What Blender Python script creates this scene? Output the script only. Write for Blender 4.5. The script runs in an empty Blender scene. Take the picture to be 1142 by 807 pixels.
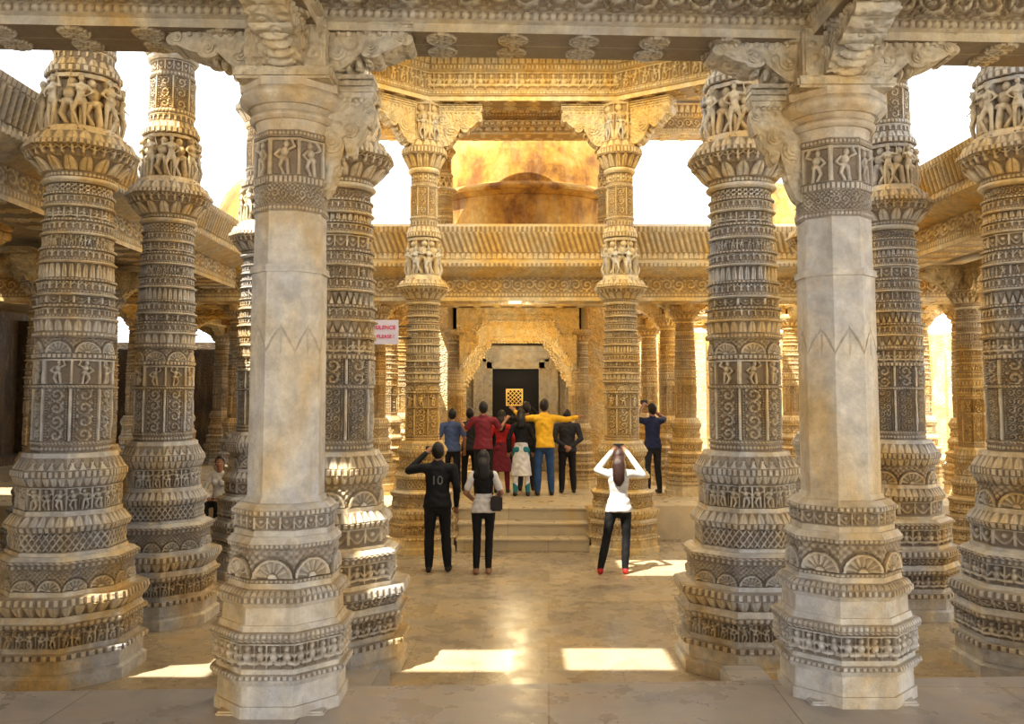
import bpy, bmesh, math, random
import numpy as np
from mathutils import Vector, Matrix
random.seed(4)
scene=bpy.context.scene
COL=scene.collection
PI=math.pi

# ------------------------------------------------------------------ materials
def new_mat(name):
    m=bpy.data.materials.new(name); m.use_nodes=True
    nt=m.node_tree; b=nt.nodes['Principled BSDF']; return m,nt,b
def N(nt,t,**kw):
    n=nt.nodes.new(t)
    for k,v in kw.items(): setattr(n,k,v)
    return n
def ramp(nt,stops):
    r=N(nt,'ShaderNodeValToRGB'); e=r.color_ramp.elements
    e[0].position=stops[0][0]; e[0].color=(*stops[0][1],1)
    e[1].position=stops[-1][0]; e[1].color=(*stops[-1][1],1)
    for p,c in stops[1:-1]:
        x=e.new(p); x.color=(*c,1)
    return r
def mix(nt,fac,a,b,mode='MIX'):
    n=N(nt,'ShaderNodeMix',data_type='RGBA',blend_type=mode)
    for i,v in ((0,fac),(6,a),(7,b)):
        if isinstance(v,bpy.types.NodeSocket): nt.links.new(v,n.inputs[i])
        elif isinstance(v,(int,float)): n.inputs[i].default_value=v
        else: n.inputs[i].default_value=(*v,1)
    return n.outputs[2]
def noise(nt,vec,scale,detail=4,rough=.55,dist=0):
    n=N(nt,'ShaderNodeTexNoise'); n.inputs['Scale'].default_value=scale
    n.inputs['Detail'].default_value=detail; n.inputs['Roughness'].default_value=rough
    n.inputs['Distortion'].default_value=dist
    nt.links.new(vec,n.inputs['Vector']); return n.outputs['Fac']
def stone(name,grey,mid,ochre,shift=0.0,rough=.46,carvebump=0.0,recess_shade=(.17,.115,.065),gr=.76,streak=.42):
    m,nt,b=new_mat(name); L=nt.links
    geo=N(nt,'ShaderNodeNewGeometry'); pos=geo.outputs['Position']
    mp=N(nt,'ShaderNodeMapping'); mp.inputs['Scale'].default_value=(1,1,.7); L.new(pos,mp.inputs[0])
    n1=noise(nt,mp.outputs[0],1.15,6,.62,.5)
    r=ramp(nt,[(.40-shift,grey),(.50-shift,mid),(.62-shift,ochre)]); L.new(n1,r.inputs[0])
    n2=noise(nt,pos,9,5,.7)
    r2=ramp(nt,[(.3,(.68,.66,.64)),(.7,(1.12,1.11,1.09))]); L.new(n2,r2.inputs[0])
    c=mix(nt,1.0,r.outputs[0],r2.outputs[0],'MULTIPLY')
    mp2=N(nt,'ShaderNodeMapping'); mp2.inputs['Scale'].default_value=(6,6,.8); L.new(pos,mp2.inputs[0])
    n4=noise(nt,mp2.outputs[0],1.0,5,.65,.6)
    r4=ramp(nt,[(.52,(0,0,0)),(.70,(1,1,1))]); L.new(n4,r4.inputs[0])
    ms=N(nt,'ShaderNodeMath',operation='MULTIPLY'); L.new(r4.outputs[0],ms.inputs[0]); ms.inputs[1].default_value=streak
    c=mix(nt,ms.outputs[0],c,(.38,.29,.17))
    at=N(nt,'ShaderNodeAttribute',attribute_name='recess_shade')  # carved recesses darkened in the base colour: crevice shade along with dirt
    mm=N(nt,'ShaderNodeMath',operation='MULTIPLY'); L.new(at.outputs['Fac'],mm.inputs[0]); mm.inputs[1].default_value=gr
    c=mix(nt,mm.outputs[0],c,recess_shade)
    L.new(c,b.inputs['Base Color'])
    b.inputs['Roughness'].default_value=rough
    bp=N(nt,'ShaderNodeBump'); bp.inputs['Strength'].default_value=.5; bp.inputs['Distance'].default_value=.02
    n3=noise(nt,pos,38,4,.7)
    L.new(n3,bp.inputs['Height'])
    last=bp
    if carvebump>0:
        v=N(nt,'ShaderNodeTexVoronoi',feature='SMOOTH_F1'); v.inputs['Scale'].default_value=14
        L.new(pos,v.inputs['Vector'])
        w=N(nt,'ShaderNodeMath',operation='MULTIPLY'); w.inputs[1].default_value=14; L.new(v.outputs['Distance'],w.inputs[0])
        s=N(nt,'ShaderNodeMath',operation='SINE'); L.new(w.outputs[0],s.inputs[0])
        b2=N(nt,'ShaderNodeBump'); b2.inputs['Strength'].default_value=carvebump; b2.inputs['Distance'].default_value=.02
        L.new(s.outputs[0],b2.inputs['Height']); L.new(bp.outputs[0],b2.inputs['Normal']); last=b2
    L.new(last.outputs[0],b.inputs['Normal'])
    return m
M_front=stone('front_marble',(.60,.58,.55),(.70,.63,.51),(.68,.50,.26),shift=-.01,streak=.55)
M_main=stone('carved_marble',(.58,.58,.57),(.72,.63,.47),(.74,.52,.22),shift=.0)
M_back=stone('warm_lit_marble',(.68,.59,.41),(.76,.61,.34),(.78,.53,.18),shift=.03,streak=.3,recess_shade=(.25,.145,.055),gr=.72)  # ochre stone with the far hall's warm bounce light put into its colour
M_beam=stone('beam_marble',(.57,.55,.51),(.68,.60,.44),(.66,.47,.21))
M_beamc=stone('bracket_marble',(.59,.57,.52),(.68,.60,.45),(.66,.48,.23),carvebump=.4)
M_warmc=stone('warm_lit_carved_marble',(.66,.57,.39),(.74,.59,.33),(.76,.51,.17),shift=.03,carvebump=.45,streak=.35)  # carved version, warm glow likewise painted into the stone colour
M_dome=stone('dome_plaster',(.26,.115,.02),(.52,.27,.04),(.60,.38,.11),rough=.75,streak=.45)
M_dark=stone('shrine_stone',(.36,.33,.28),(.42,.37,.28),(.44,.34,.20),rough=.6,carvebump=.3,streak=.2)
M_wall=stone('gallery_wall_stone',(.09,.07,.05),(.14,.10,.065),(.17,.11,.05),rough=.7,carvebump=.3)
M_ceil=stone('ceiling_marble',(.46,.44,.40),(.54,.47,.35),(.52,.37,.18),carvebump=.4)

def floor_mat(name,c1,c2,c3,rough=.22,bw=1.3,bh=.9,line=.6):
    m,nt,b=new_mat(name); L=nt.links
    geo=N(nt,'ShaderNodeNewGeometry'); pos=geo.outputs['Position']
    ro=N(nt,'ShaderNodeMapping'); ro.inputs['Rotation'].default_value=(0,0,.04); L.new(pos,ro.inputs[0])
    br=N(nt,'ShaderNodeTexBrick'); L.new(ro.outputs[0],br.inputs['Vector'])
    br.inputs['Scale'].default_value=1; br.inputs['Mortar Size'].default_value=.005
    br.inputs['Brick Width'].default_value=bw; br.inputs['Row Height'].default_value=bh
    br.inputs['Color1'].default_value=(.84,.84,.84,1); br.inputs['Color2'].default_value=(1.08,1.07,1.04,1); br.inputs['Mortar'].default_value=(line,line*.94,line*.85,1)
    n1=noise(nt,pos,1.3,6,.65,.8)
    r=ramp(nt,[(.34,c1),(.5,c2),(.66,c3)]); L.new(n1,r.inputs[0])
    c=mix(nt,1.0,r.outputs[0],br.outputs['Color'],'MULTIPLY')
    L.new(c,b.inputs['Base Color'])
    n2=noise(nt,pos,3.5,5,.6)
    mr=N(nt,'ShaderNodeMapRange'); mr.inputs[1].default_value=.3; mr.inputs[2].default_value=.7
    mr.inputs[3].default_value=rough*.6; mr.inputs[4].default_value=rough*1.8
    L.new(n2,mr.inputs[0]); L.new(mr.outputs[0],b.inputs['Roughness'])
    bp=N(nt,'ShaderNodeBump'); bp.inputs['Strength'].default_value=.12; bp.inputs['Distance'].default_value=.02
    L.new(noise(nt,pos,6,4,.6),bp.inputs['Height']); L.new(bp.outputs[0],b.inputs['Normal'])
    return m
M_floor=floor_mat('hall_floor_marble',(.32,.26,.19),(.46,.38,.26),(.52,.39,.22),rough=.24)
M_ffloor=floor_mat('front_floor_marble',(.30,.285,.28),(.42,.385,.355),(.46,.38,.30),rough=.30)
M_pfloor=floor_mat('dais_floor_marble',(.50,.42,.28),(.62,.51,.33),(.64,.47,.22),rough=.32)
M_ground=floor_mat('court_paving',(.50,.40,.26),(.58,.48,.32),(.55,.4,.2),rough=.6)

def plain(name,col,rough=.75,bump=.25,scale=60,metal=0,var=.25):
    m,nt,b=new_mat(name); L=nt.links
    tc=N(nt,'ShaderNodeTexCoord'); o=tc.outputs['Object']
    n=noise(nt,o,scale*.15,4,.6)
    r=ramp(nt,[(.3,tuple(c*(1-var) for c in col)),(.7,tuple(min(1,c*(1+var)) for c in col))]); L.new(n,r.inputs[0])
    L.new(r.outputs[0],b.inputs['Base Color']); b.inputs['Roughness'].default_value=rough; b.inputs['Metallic'].default_value=metal
    bp=N(nt,'ShaderNodeBump'); bp.inputs['Strength'].default_value=bump; bp.inputs['Distance'].default_value=.01
    L.new(noise(nt,o,scale,3,.6),bp.inputs['Height']); L.new(bp.outputs[0],b.inputs['Normal'])
    return m
C={}
def cm(key,col,**k):
    if key not in C: C[key]=plain(key,col,**k)
    return C[key]
skin=cm('skin',(.34,.18,.11),rough=.55,bump=.05,var=.1)
hair=cm('hair',(.012,.009,.008),rough=.45,bump=.5,scale=120)
brownhair=cm('brown_hair',(.040,.016,.010),rough=.45,bump=.5,scale=120)
black=cm('black_cloth',(.007,.007,.009))
white=cm('white_cloth',(.62,.60,.57))
navy=cm('navy_cloth',(.02,.03,.09))
blue=cm('blue_cloth',(.07,.11,.24))
denim=cm('denim',(.025,.07,.17))
yellow=cm('yellow_cloth',(.80,.46,.03))
maroon=cm('maroon_cloth',(.20,.025,.04))
red=cm('red_cloth',(.50,.03,.03))
teal=cm('teal_cloth',(.02,.18,.20))
char=cm('charcoal_cloth',(.030,.032,.040))
grey=cm('grey_cloth',(.16,.155,.155))
shoe=cm('shoe_leather',(.03,.02,.018),rough=.5)
eyew=cm('eye_white',(.8,.8,.78),rough=.3,bump=0)
eyeb=cm('eye_iris',(.02,.01,.01),rough=.2,bump=0)
lip=cm('lip',(.35,.10,.08),rough=.5,bump=0)
M_phone=cm('phone_plastic',(.02,.02,.025),rough=.3,bump=0)
M_gold=cm('gilt_metal',(.80,.55,.18),rough=.35,metal=.4)
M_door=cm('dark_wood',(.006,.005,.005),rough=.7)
M_sign=cm('sign_board',(.60,.55,.62),rough=.5,bump=.02,var=.03)
M_signt=cm('sign_letters',(.65,.03,.12),rough=.5,bump=0)
M_iron=cm('iron',(.05,.045,.04),rough=.5,metal=.6)

# ------------------------------------------------------------------ mesh helpers
def mk(name,verts,faces,mats,mi=None,recess_shade=None,smooth=False,parent=None):
    me=bpy.data.meshes.new(name)
    if isinstance(verts,np.ndarray) and isinstance(faces,np.ndarray):
        nv=len(verts); nf=len(faces)
        me.vertices.add(nv); me.vertices.foreach_set('co',verts.astype(np.float32).ravel())
        me.loops.add(nf*4); me.loops.foreach_set('vertex_index',faces.astype(np.int32).ravel())
        me.polygons.add(nf); me.polygons.foreach_set('loop_start',np.arange(0,nf*4,4,dtype=np.int32))
        me.update(calc_edges=True); me.validate()
    else:
        me.from_pydata([tuple(v) for v in verts],[],[tuple(f) for f in faces])
    if not isinstance(mats,(list,tuple)): mats=[mats]
    for m in mats: me.materials.append(m)
    if mi is not None: me.polygons.foreach_set('material_index',np.array(mi,dtype=np.int32))
    if recess_shade is not None:
        a=me.attributes.new('recess_shade','FLOAT','POINT'); a.data.foreach_set('value',np.asarray(recess_shade,dtype=np.float32))
    me.polygons.foreach_set('use_smooth',np.full(len(me.polygons),smooth))
    me.update()
    o=bpy.data.objects.new(name,me); COL.objects.link(o)
    if parent: o.parent=parent
    return o
def empty(name,loc=(0,0,0)):
    e=bpy.data.objects.new(name,None); e.location=loc; COL.objects.link(e); e.empty_display_size=.2; return e
def boxes(name,lst,mat,bevel=.008,parent=None):
    bm=bmesh.new()
    for x0,x1,y0,y1,z0,z1 in lst:
        r=bmesh.ops.create_cube(bm,size=1)
        for v in r['verts']:
            v.co=Vector(((x0+x1)/2+v.co.x*(x1-x0),(y0+y1)/2+v.co.y*(y1-y0),(z0+z1)/2+v.co.z*(z1-z0)))
    if bevel: bmesh.ops.bevel(bm,geom=bm.edges[:],offset=bevel,segments=2,affect='EDGES')
    me=bpy.data.meshes.new(name); bm.to_mesh(me); bm.free(); me.materials.append(mat)
    o=bpy.data.objects.new(name,me); COL.objects.link(o)
    if parent: o.parent=parent
    return o

# ------------------------------------------------------------------ carving patterns
def spiral(X,Y,R,sg,turns=9.0):
    r=np.hypot(X,Y)/R; ph=np.arctan2(Y,X)*sg
    s=.5+.5*np.cos(ph-r*turns); leaf=.80+.20*np.cos(7*ph+r*4)
    sp=(r<1)*np.clip(s*1.7-.35,0,1)*leaf
    o=(r>=1)*np.clip(.3+1.0*np.cos(X/R*6.5)*np.cos(Y/R*6.5+1.5),0,1)*.8
    return np.maximum(sp,o)
def pat(kind,x,v,a,sg,hs=None):
    if hs is not None and kind in('figure','seated','scroll','swag','fan','petal'):
        x=np.clip(x+(hs-.5)*.07+0*v,0,.9999)
        if kind=='figure': x=np.where(hs>.5,1-x,x)
    X=(x-.5)*a; Y=v-.5; z=np.zeros_like(x+v+sg*0.0)
    if kind=='bead':
        r=min(a,1)*.46; return np.sqrt(np.clip(1-(X*X+Y*Y)/r**2,0,1))+z
    if kind=='dentil': return ((abs(x-.5)<.3)&(abs(Y)<.4)).astype(float)+z
    if kind in('petal','petal_dn'):
        vv=v if kind=='petal' else 1-v
        w=.49*np.sqrt(np.clip(1-vv**2.2,0,1))+1e-4
        t=np.clip(1-abs(x-.5)/w,0,1); return np.clip(t*2.2,0,1)**.6*(1-.35*(abs(x-.5)<.05))+z
    if kind=='fringe':
        top=(v>.82)*1.0; drop=((abs(x-.5)<.16)&(v>.3))*.8
        b=np.sqrt(np.clip(1-((X)**2+(v-.22)**2)/(.2*min(a,1))**2,0,1))
        sw=(abs(v-(.55+.5*(abs(x-.5))**1.0))<.09)*.7
        return np.maximum.reduce([top+z,drop+z,b+z,sw+z])
    if kind=='rope': return np.clip(.5+.7*np.cos(2*PI*(x+v*.9)),0,1)*np.sqrt(np.clip(1-(2*Y)**2,0,1))+z
    if kind=='tri':
        d=v-(1-2*abs(x-.5)); return np.where(d<0,.9*((d<-.25)|(d>-.1)),0.25*(d>.12))+z
    if kind=='swag':
        c=.78-.55*(1-(2*(x-.5))**2); d=abs(v-c)
        return np.maximum.reduce([np.clip(1-d/.12,0,1)+z,((abs(x-.5)>.42)&(v>.15))*.9+z,(v>.88)*1.0+z,np.sqrt(np.clip(1-(X**2+(v-.62)**2)/.02,0,1))+z])
    if kind=='fan':
        R=min(a*.46,.9); r=np.hypot(X,v-.04)/R; ph=np.arctan2(v-.04,X)
        inn=(r<1)*(.35+.5*(r>.3)*(.5+.5*np.cos(13*ph)))
        rim=((r>.84)&(r<1))*1.0; core=(r<.24)*1.0
        out=(r>1.12)*(.6*(.5+.5*np.cos(14*X/R)*np.cos(14*v/R)))
        return np.maximum.reduce([inn+z,rim+z,core+z,out+z])
    if kind=='scroll': return spiral(X,Y,.5*min(a,1),sg)+z
    if kind in('panel','panel2'):
        nc=1 if kind=='panel' else 2
        hw=.30
        fr=(abs(x-.5)>.455)*1.0
        bd=((abs(x-.5)>.345)&(abs(x-.5)<.415))*(.45+.45*np.cos(2*PI*v*5))
        xi=(x-.5+hw)/(2*hw)*nc; ci=np.floor(np.clip(xi,0,nc-1e-6)); xi=xi-ci
        aw=a*2*hw/nc
        sp=spiral((xi-.5)*aw,Y,.5*min(aw,1),sg*np.where(ci%2==0,1,-1),8.0)*(abs(x-.5)<hw)
        return np.maximum.reduce([fr+z,bd+z,sp+z])
    if kind in('figure','seated'):
        e=lambda cx,cy,rx,ry: np.sqrt(np.clip(1-((X-cx)/rx)**2-((Y-cy)/ry)**2,0,1))
        def cap(x0,y0,x1,y1,r):
            dx,dy=x1-x0,y1-y0; t=np.clip(((X-x0)*dx+(Y-y0)*dy)/(dx*dx+dy*dy),0,1)
            return np.sqrt(np.clip(1-((X-x0-t*dx)**2+(Y-y0-t*dy)**2)/r**2,0,1))
        q=.04*sg
        if kind=='figure':
            parts=[e(q,.31,.085,.10),e(0,.12,.12,.13),e(-q,-.05,.13,.09),
              cap(-.06,-.08,-.12*1,-.26,.06),cap(-.12,-.26,-.02,-.44,.05),cap(.06,-.08,.10,-.44,.055),
              cap(-.12,.17,-.24,.03,.045),cap(-.24,.03,-.12,-.06,.04),cap(.12,.17,.25,.24,.045),cap(.25,.24,.17,.40,.04)]
        else:
            parts=[e(0,.26,.11,.13),e(0,-.02,.17,.19),cap(-.08,-.25,-.34,-.28,.10),cap(.08,-.25,.34,-.28,.10),cap(-.17,.08,-.32,-.10,.06),cap(.17,.08,.32,-.10,.06)]
        fr=(abs(x-.5)>.44)*.8
        arch=((v>.90)|(v<.04))*.8
        return np.maximum.reduce([p+z for p in parts]+[fr+z,arch+z])
    if kind=='lattice':
        p=np.maximum(np.cos(2*PI*(x*2+v*2)),np.cos(2*PI*(x*2-v*2))); return (p>.55)*.9+z
    if kind=='flute': return np.clip(.5+.6*np.cos(2*PI*(x+v*1.2)),0,1)+z
    if kind=='flower':
        r=np.hypot(X,Y)/(.46*min(a,1)); ph=np.arctan2(Y,X)
        return np.maximum.reduce([(r<1)*(.3+.7*abs(np.cos(4*ph))*(r<.82)*(r>.25))+z,((r>.88)&(r<1))*1.0+z,(r<.2)*1.0+z])
    if kind=='leafcusp':
        c=.15+.75*(abs(2*(x-.5)))**1.4; d=abs(v-(1-c)); 
        l=np.clip(1-abs(x-.5)/(.10*np.clip(1-abs(v-.45)*2.0,0,1)+1e-4),0,1)
        return np.maximum((d<.06)*1.0+z,l*.8+z)
    return z
def hsh(i,j): return np.abs(np.sin(i*12.9898+j*78.233+1.7)*43758.5453)%1
def lathe(name,bands,nu,mat,dz=.009,cx=0,cy=0,top=True):
    V=[];G=[]
    u=np.arange(nu)/nu; th=2*PI*u-PI/8
    ph=((th+PI/8)%(PI/4))-PI/8; octo=1/np.cos(ph)
    for bi,b in enumerate(bands):
        z0,z1,r0,r1,k,kind,n,m,amp=b
        rows=2 if kind is None and amp==0 else max(3,int(abs(z1-z0)/dz)+1)
        v=np.linspace(0,1,rows)[:,None]
        r=r0+(r1-r0)*v
        if kind=='torus': r=r+amp*np.sin(PI*v); disp=0*v*u; g=0*disp
        elif kind is None: disp=0*v*u[None,:]; g=disp
        else:
            xx=(u*n)%1; idx=np.floor(u*n); vv=(v*m)%1; row=np.floor(np.minimum(v*m,m-1e-6))
            sg=np.where((idx[None,:]+row)%2==0,1,-1); hs=hsh(idx[None,:],row+bi*3)
            a=(2*PI*(r0+r1)/2/n)/((z1-z0)/m)
            p=pat(kind,xx[None,:],vv,a,sg,hs)*(.80+.28*hsh(idx[None,:]+5,row+bi))
            er=.5+.5*np.sin(u[None,:]*37+z0*9+v*3)*np.sin(u[None,:]*83+v*5+z0*23)
            p=p*(1-.22*er)
            if rows>4: p[0]*=0; p[-1]*=0
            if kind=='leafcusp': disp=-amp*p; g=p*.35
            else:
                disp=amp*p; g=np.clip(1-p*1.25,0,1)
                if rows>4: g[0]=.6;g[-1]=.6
        R=(r*((1-k)+k*octo[None,:]))+disp
        Z=z0+(z1-z0)*v+0*R
        V.append(np.stack([cx+R*np.sin(th)[None,:]+0*Z,cy-R*np.cos(th)[None,:]+0*Z,Z],-1).reshape(-1,3)); G.append((g+0*R).reshape(-1))
    V=np.concatenate(V); G=np.concatenate(G); nr=len(V)//nu
    i=np.arange(nr-1)[:,None]*nu; j=np.arange(nu)[None,:]; j2=(j+1)%nu
    F=np.stack([i+j,i+j2,i+nu+j2,i+nu+j],-1).reshape(-1,4)
    if top:
        base=(nr-1)*nu; zt=V[base:,2].mean(); 
        V=np.concatenate([V,[[cx,cy,zt]]]); G=np.append(G,0)
        c=len(V)-1; jj=np.arange(0,nu,2)
        F=np.concatenate([F,np.stack([base+jj,base+(jj+1)%nu,base+(jj+2)%nu,np.full_like(jj,c)],-1)])
    return V,F,G

def beam(name,p0,p1,segs,mat,ds=.016,mirror=True,dn=.012,parent=None):
    p0=Vector(p0);p1=Vector(p1); L=(p1-p0).length; d=(p1-p0)/L; s_=Vector((d.y,-d.x,0))
    full=list(segs)
    if mirror:
        back=[(-s[2],s[3],-s[0],s[1],*s[4:]) for s in reversed(segs)]
        full=full+[(segs[-1][2],segs[-1][3],-segs[-1][2],segs[-1][3],None,1,1,0)]+back
    ns=max(2,int(L/ds)); s=np.linspace(0,L,ns)
    V=[];G=[]
    for (o0,z0,o1,z1,kind,cell,m,amp) in full:
        ln=math.hypot(o1-o0,z1-z0)
        if ln<1e-6: continue
        nx,nz=(z1-z0)/ln,-(o1-o0)/ln
        rows=2 if kind is None else max(3,int(ln/dn)+1)
        v=np.linspace(0,1,rows)[:,None]
        if kind is None: p=0*v*s[None,:]; g=p
        else:
            n=max(1,round(L/cell)); xx=s/L*n; idx=np.floor(xx); xx=xx%1
            vv=(v*m)%1; row=np.floor(np.minimum(v*m,m-1e-6))
            vq=vv if z1>=z0 else 1-vv
            sg=np.where((idx[None,:]+row)%2==0,1,-1); hs=hsh(idx[None,:],row)
            p=pat(kind,xx[None,:],vq,(L/n)/(ln/m),sg,hs)*(.8+.28*hsh(idx[None,:]+5,row))
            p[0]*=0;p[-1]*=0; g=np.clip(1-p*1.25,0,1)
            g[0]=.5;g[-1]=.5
        O=o0+(o1-o0)*v+nx*amp*p; Z=z0+(z1-z0)*v+nz*amp*p
        X=p0.x+d.x*s[None,:]+s_.x*O; Y=p0.y+d.y*s[None,:]+s_.y*O; ZZ=Z+p0.z+d.z*s[None,:]
        V.append(np.stack([X,Y,ZZ],-1).reshape(-1,3)); G.append(g.reshape(-1))
    V=np.concatenate(V);G=np.concatenate(G); nr=len(V)//ns
    i=np.arange(nr)[:,None]*ns; i2=((np.arange(nr)+1)%nr)[:,None]*ns; j=np.arange(ns-1)[None,:]
    F=np.stack([i+j,i+j+1,i2+j+1,i2+j],-1).reshape(-1,4)
    for e in (0,ns-1):
        c=V[np.arange(nr)*ns+e].mean(0); V=np.concatenate([V,[c]]);G=np.append(G,0); ci=len(V)-1
        a=np.arange(0,nr,1)
        q=np.stack([a*ns+e,((a+1)%nr)*ns+e,np.full(nr,ci),np.full(nr,ci)],-1)
        V=np.concatenate([V,np.repeat(c[None],nr,0)+np.random.rand(nr,3)*1e-4]);G=np.concatenate([G,np.zeros(nr)])
        q[:,3]=ci+1+np.arange(nr)
        F=np.concatenate([F,q])
    return mk(name,V,F,mat,recess_shade=G,parent=parent)

# ------------------------------------------------------------------ column profiles
def lower_bands(var=0):
    A_=lambda *o:o[var%len(o)]
    B=[(0,.10,.60,.60,1,None,1,1,0),(.10,.13,.60,.56,1,None,1,1,0),(.13,.25,.57,.57,1,None,1,1,0),
    (.25,.30,.60,.60,1,'dentil',56,1,.02),(.30,.34,.54,.54,1,None,1,1,0),
    (.34,.50,.54,.54,1,A_('figure','seated'),A_(40,32),1,.042),(.50,.55,.58,.60,1,'bead',72,1,.018),(.55,.60,.57,.55,1,None,1,1,0),
    (.60,.70,.54,.60,1,A_('petal_dn','swag'),40,1,.026),(.70,.76,.61,.60,1,'dentil',64,1,.015),
    (.76,.80,.50,.50,1,None,1,1,0),(.80,.99,.475,.475,1,A_('fan','seated'),A_(16,24),1,.042),(.99,1.03,.51,.51,1,'bead',64,1,.016),(1.03,1.06,.53,.53,1,'rope',64,1,.012),(1.06,1.09,.52,.48,1,None,1,1,0),
    (1.09,1.12,.44,.44,1,None,1,1,0),(1.12,1.29,.43,.43,1,A_('lattice','swag'),A_(24,16),1,.028),(1.29,1.34,.46,.48,1,'dentil',56,1,.016),(1.34,1.43,.48,.42,1,'petal',40,1,.015),
    (1.43,1.47,.41,.41,1,None,1,1,0),(1.47,1.68,.375,.375,1,A_('figure','fan'),A_(24,8),1,.044),(1.68,1.76,.40,.43,1,'petal_dn',40,1,.016),(1.76,1.82,.44,.44,1,'dentil',56,1,.014),(1.82,1.93,.43,.37,1,A_('tri','petal'),32,1,.016),
    (1.93,1.97,.37,.36,1,None,1,1,0),(1.97,2.04,.335,.335,1,'bead',56,1,.015),(2.04,2.07,.345,.345,1,'rope',64,1,.01),(2.07,2.55,.312,.312,1,A_('panel','panel2'),8,A_(4,6),.034),(2.55,2.58,.345,.345,1,'rope',64,1,.01),(2.58,2.82,.312,.312,1,A_('figure','panel'),A_(8,8),A_(1,2),.042),(2.82,2.86,.35,.35,1,'dentil',48,1,.014),(2.86,3.01,.320,.320,1,A_('fan','seated'),A_(8,16),1,.034),
    (3.01,3.06,.36,.36,1,'bead',56,1,.015),(3.06,3.17,.33,.345,1,A_('petal','tri'),24,1,.02)]
    z=3.17; r=.335
    rows=A_([('swag',16),('petal',32),('figure',24),('seated',16),('lattice',16)],[('tri',28),('figure',16),('swag',16),('petal',32),('scroll',24)])
    hts=A_([.22,.30,.26,.26,.22],[.28,.24,.30,.20,.24])
    for i in range(5):
        kd,n=rows[i]; h=hts[i]; kk=[.9,.7,.4,0,0][i]
        B+=[(z,z+.022,r+.036,r+.036,kk,'torus',1,1,.012),(z+.022,z+.045,r+.012,r+.012,kk,'rope',64,1,.010),(z+.045,z+.045+h*.30,r,r-.004,kk,'fringe',32,1,.027),
            (z+.045+h*.30,z+.07+h*.30,r+.028,r+.028,kk,'bead',56,1,.012),(z+.07+h*.30,z+h,r-.022,r-.022,kk,kd,n,1,.032)]
        z+=h; r-=.008
    B+=[(z,z+.05,.33,.35,0,'torus',1,1,.02),(z+.05,z+.10,.31,.33,0,'bead',48,1,.016),
        (z+.10,z+.22,.32,.44,0,'petal',16,1,.05),(z+.22,z+.31,.45,.50,.4,'fringe',32,1,.045),(z+.31,z+.36,.52,.51,.8,'dentil',56,1,.02),(z+.36,z+.45,.48,.44,1,'petal',24,1,.02)]
    def rs(zz): return 1.05 if zz<1.1 else (1.0 if zz<1.96 else .895)
    kz=.975
    B=[(a*kz,b*kz,r0*rs(a),r1*rs(a),k,kd,n,m,am) for a,b,r0,r1,k,kd,n,m,am in B]
    return B,(z+.45)*kz
def upper_bands(z0,z1,s):
    T=[(0,.03,.36,.34,1,None,1,1,0),(.03,.24,.25,.25,.7,'figure',8,1,.085),(.24,.265,.33,.33,.5,'dentil',32,1,.015),(.265,.30,.32,.28,0,'petal',20,1,.02),
     (.30,.34,.26,.26,0,'fringe',24,1,.02),(.34,.36,.28,.28,0,'bead',40,1,.012),(.36,.52,.24,.24,1,'panel',8,3,.025),(.52,.54,.27,.27,0,'bead',40,1,.014),(.54,.60,.25,.25,0,'swag',16,1,.02),
     (.60,.63,.29,.30,0,'torus',1,1,.02),(.63,.70,.27,.40,0,'petal',16,1,.04),(.70,.74,.43,.43,.8,'dentil',40,1,.02),(.74,.78,.40,.34,1,'petal',16,1,.02),
     (.78,1.0,.30,.32,1,'figure',8,1,.04)]
    return [(z0+a*(z1-z0),z0+b*(z1-z0),r0*s,r1*s,k,kd,n,m,am) for a,b,r0,r1,k,kd,n,m,am in T]
RINGZ=7.12
LB,LTOP=lower_bands(0); LBv,LT2=lower_bands(1)
def mesh_of(bands,nu,mat,dz):
    V,F,G=lathe('x',bands,nu,mat,dz=dz); t=mk('t',V,F,mat,recess_shade=G); me=t.data; bpy.data.objects.remove(t); return me
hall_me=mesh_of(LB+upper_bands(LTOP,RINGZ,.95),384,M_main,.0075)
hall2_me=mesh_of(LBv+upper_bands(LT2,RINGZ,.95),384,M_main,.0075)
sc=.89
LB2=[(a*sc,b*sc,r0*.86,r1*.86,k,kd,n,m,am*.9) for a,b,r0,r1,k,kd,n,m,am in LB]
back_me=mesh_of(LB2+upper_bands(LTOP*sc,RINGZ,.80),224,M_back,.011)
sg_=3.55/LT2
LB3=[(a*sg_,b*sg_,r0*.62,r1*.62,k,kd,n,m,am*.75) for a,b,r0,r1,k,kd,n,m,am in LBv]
gal_me=mesh_of(LB3,144,M_back,.016); gal2_me=mesh_of(LB3,144,M_main,.016)

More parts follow.
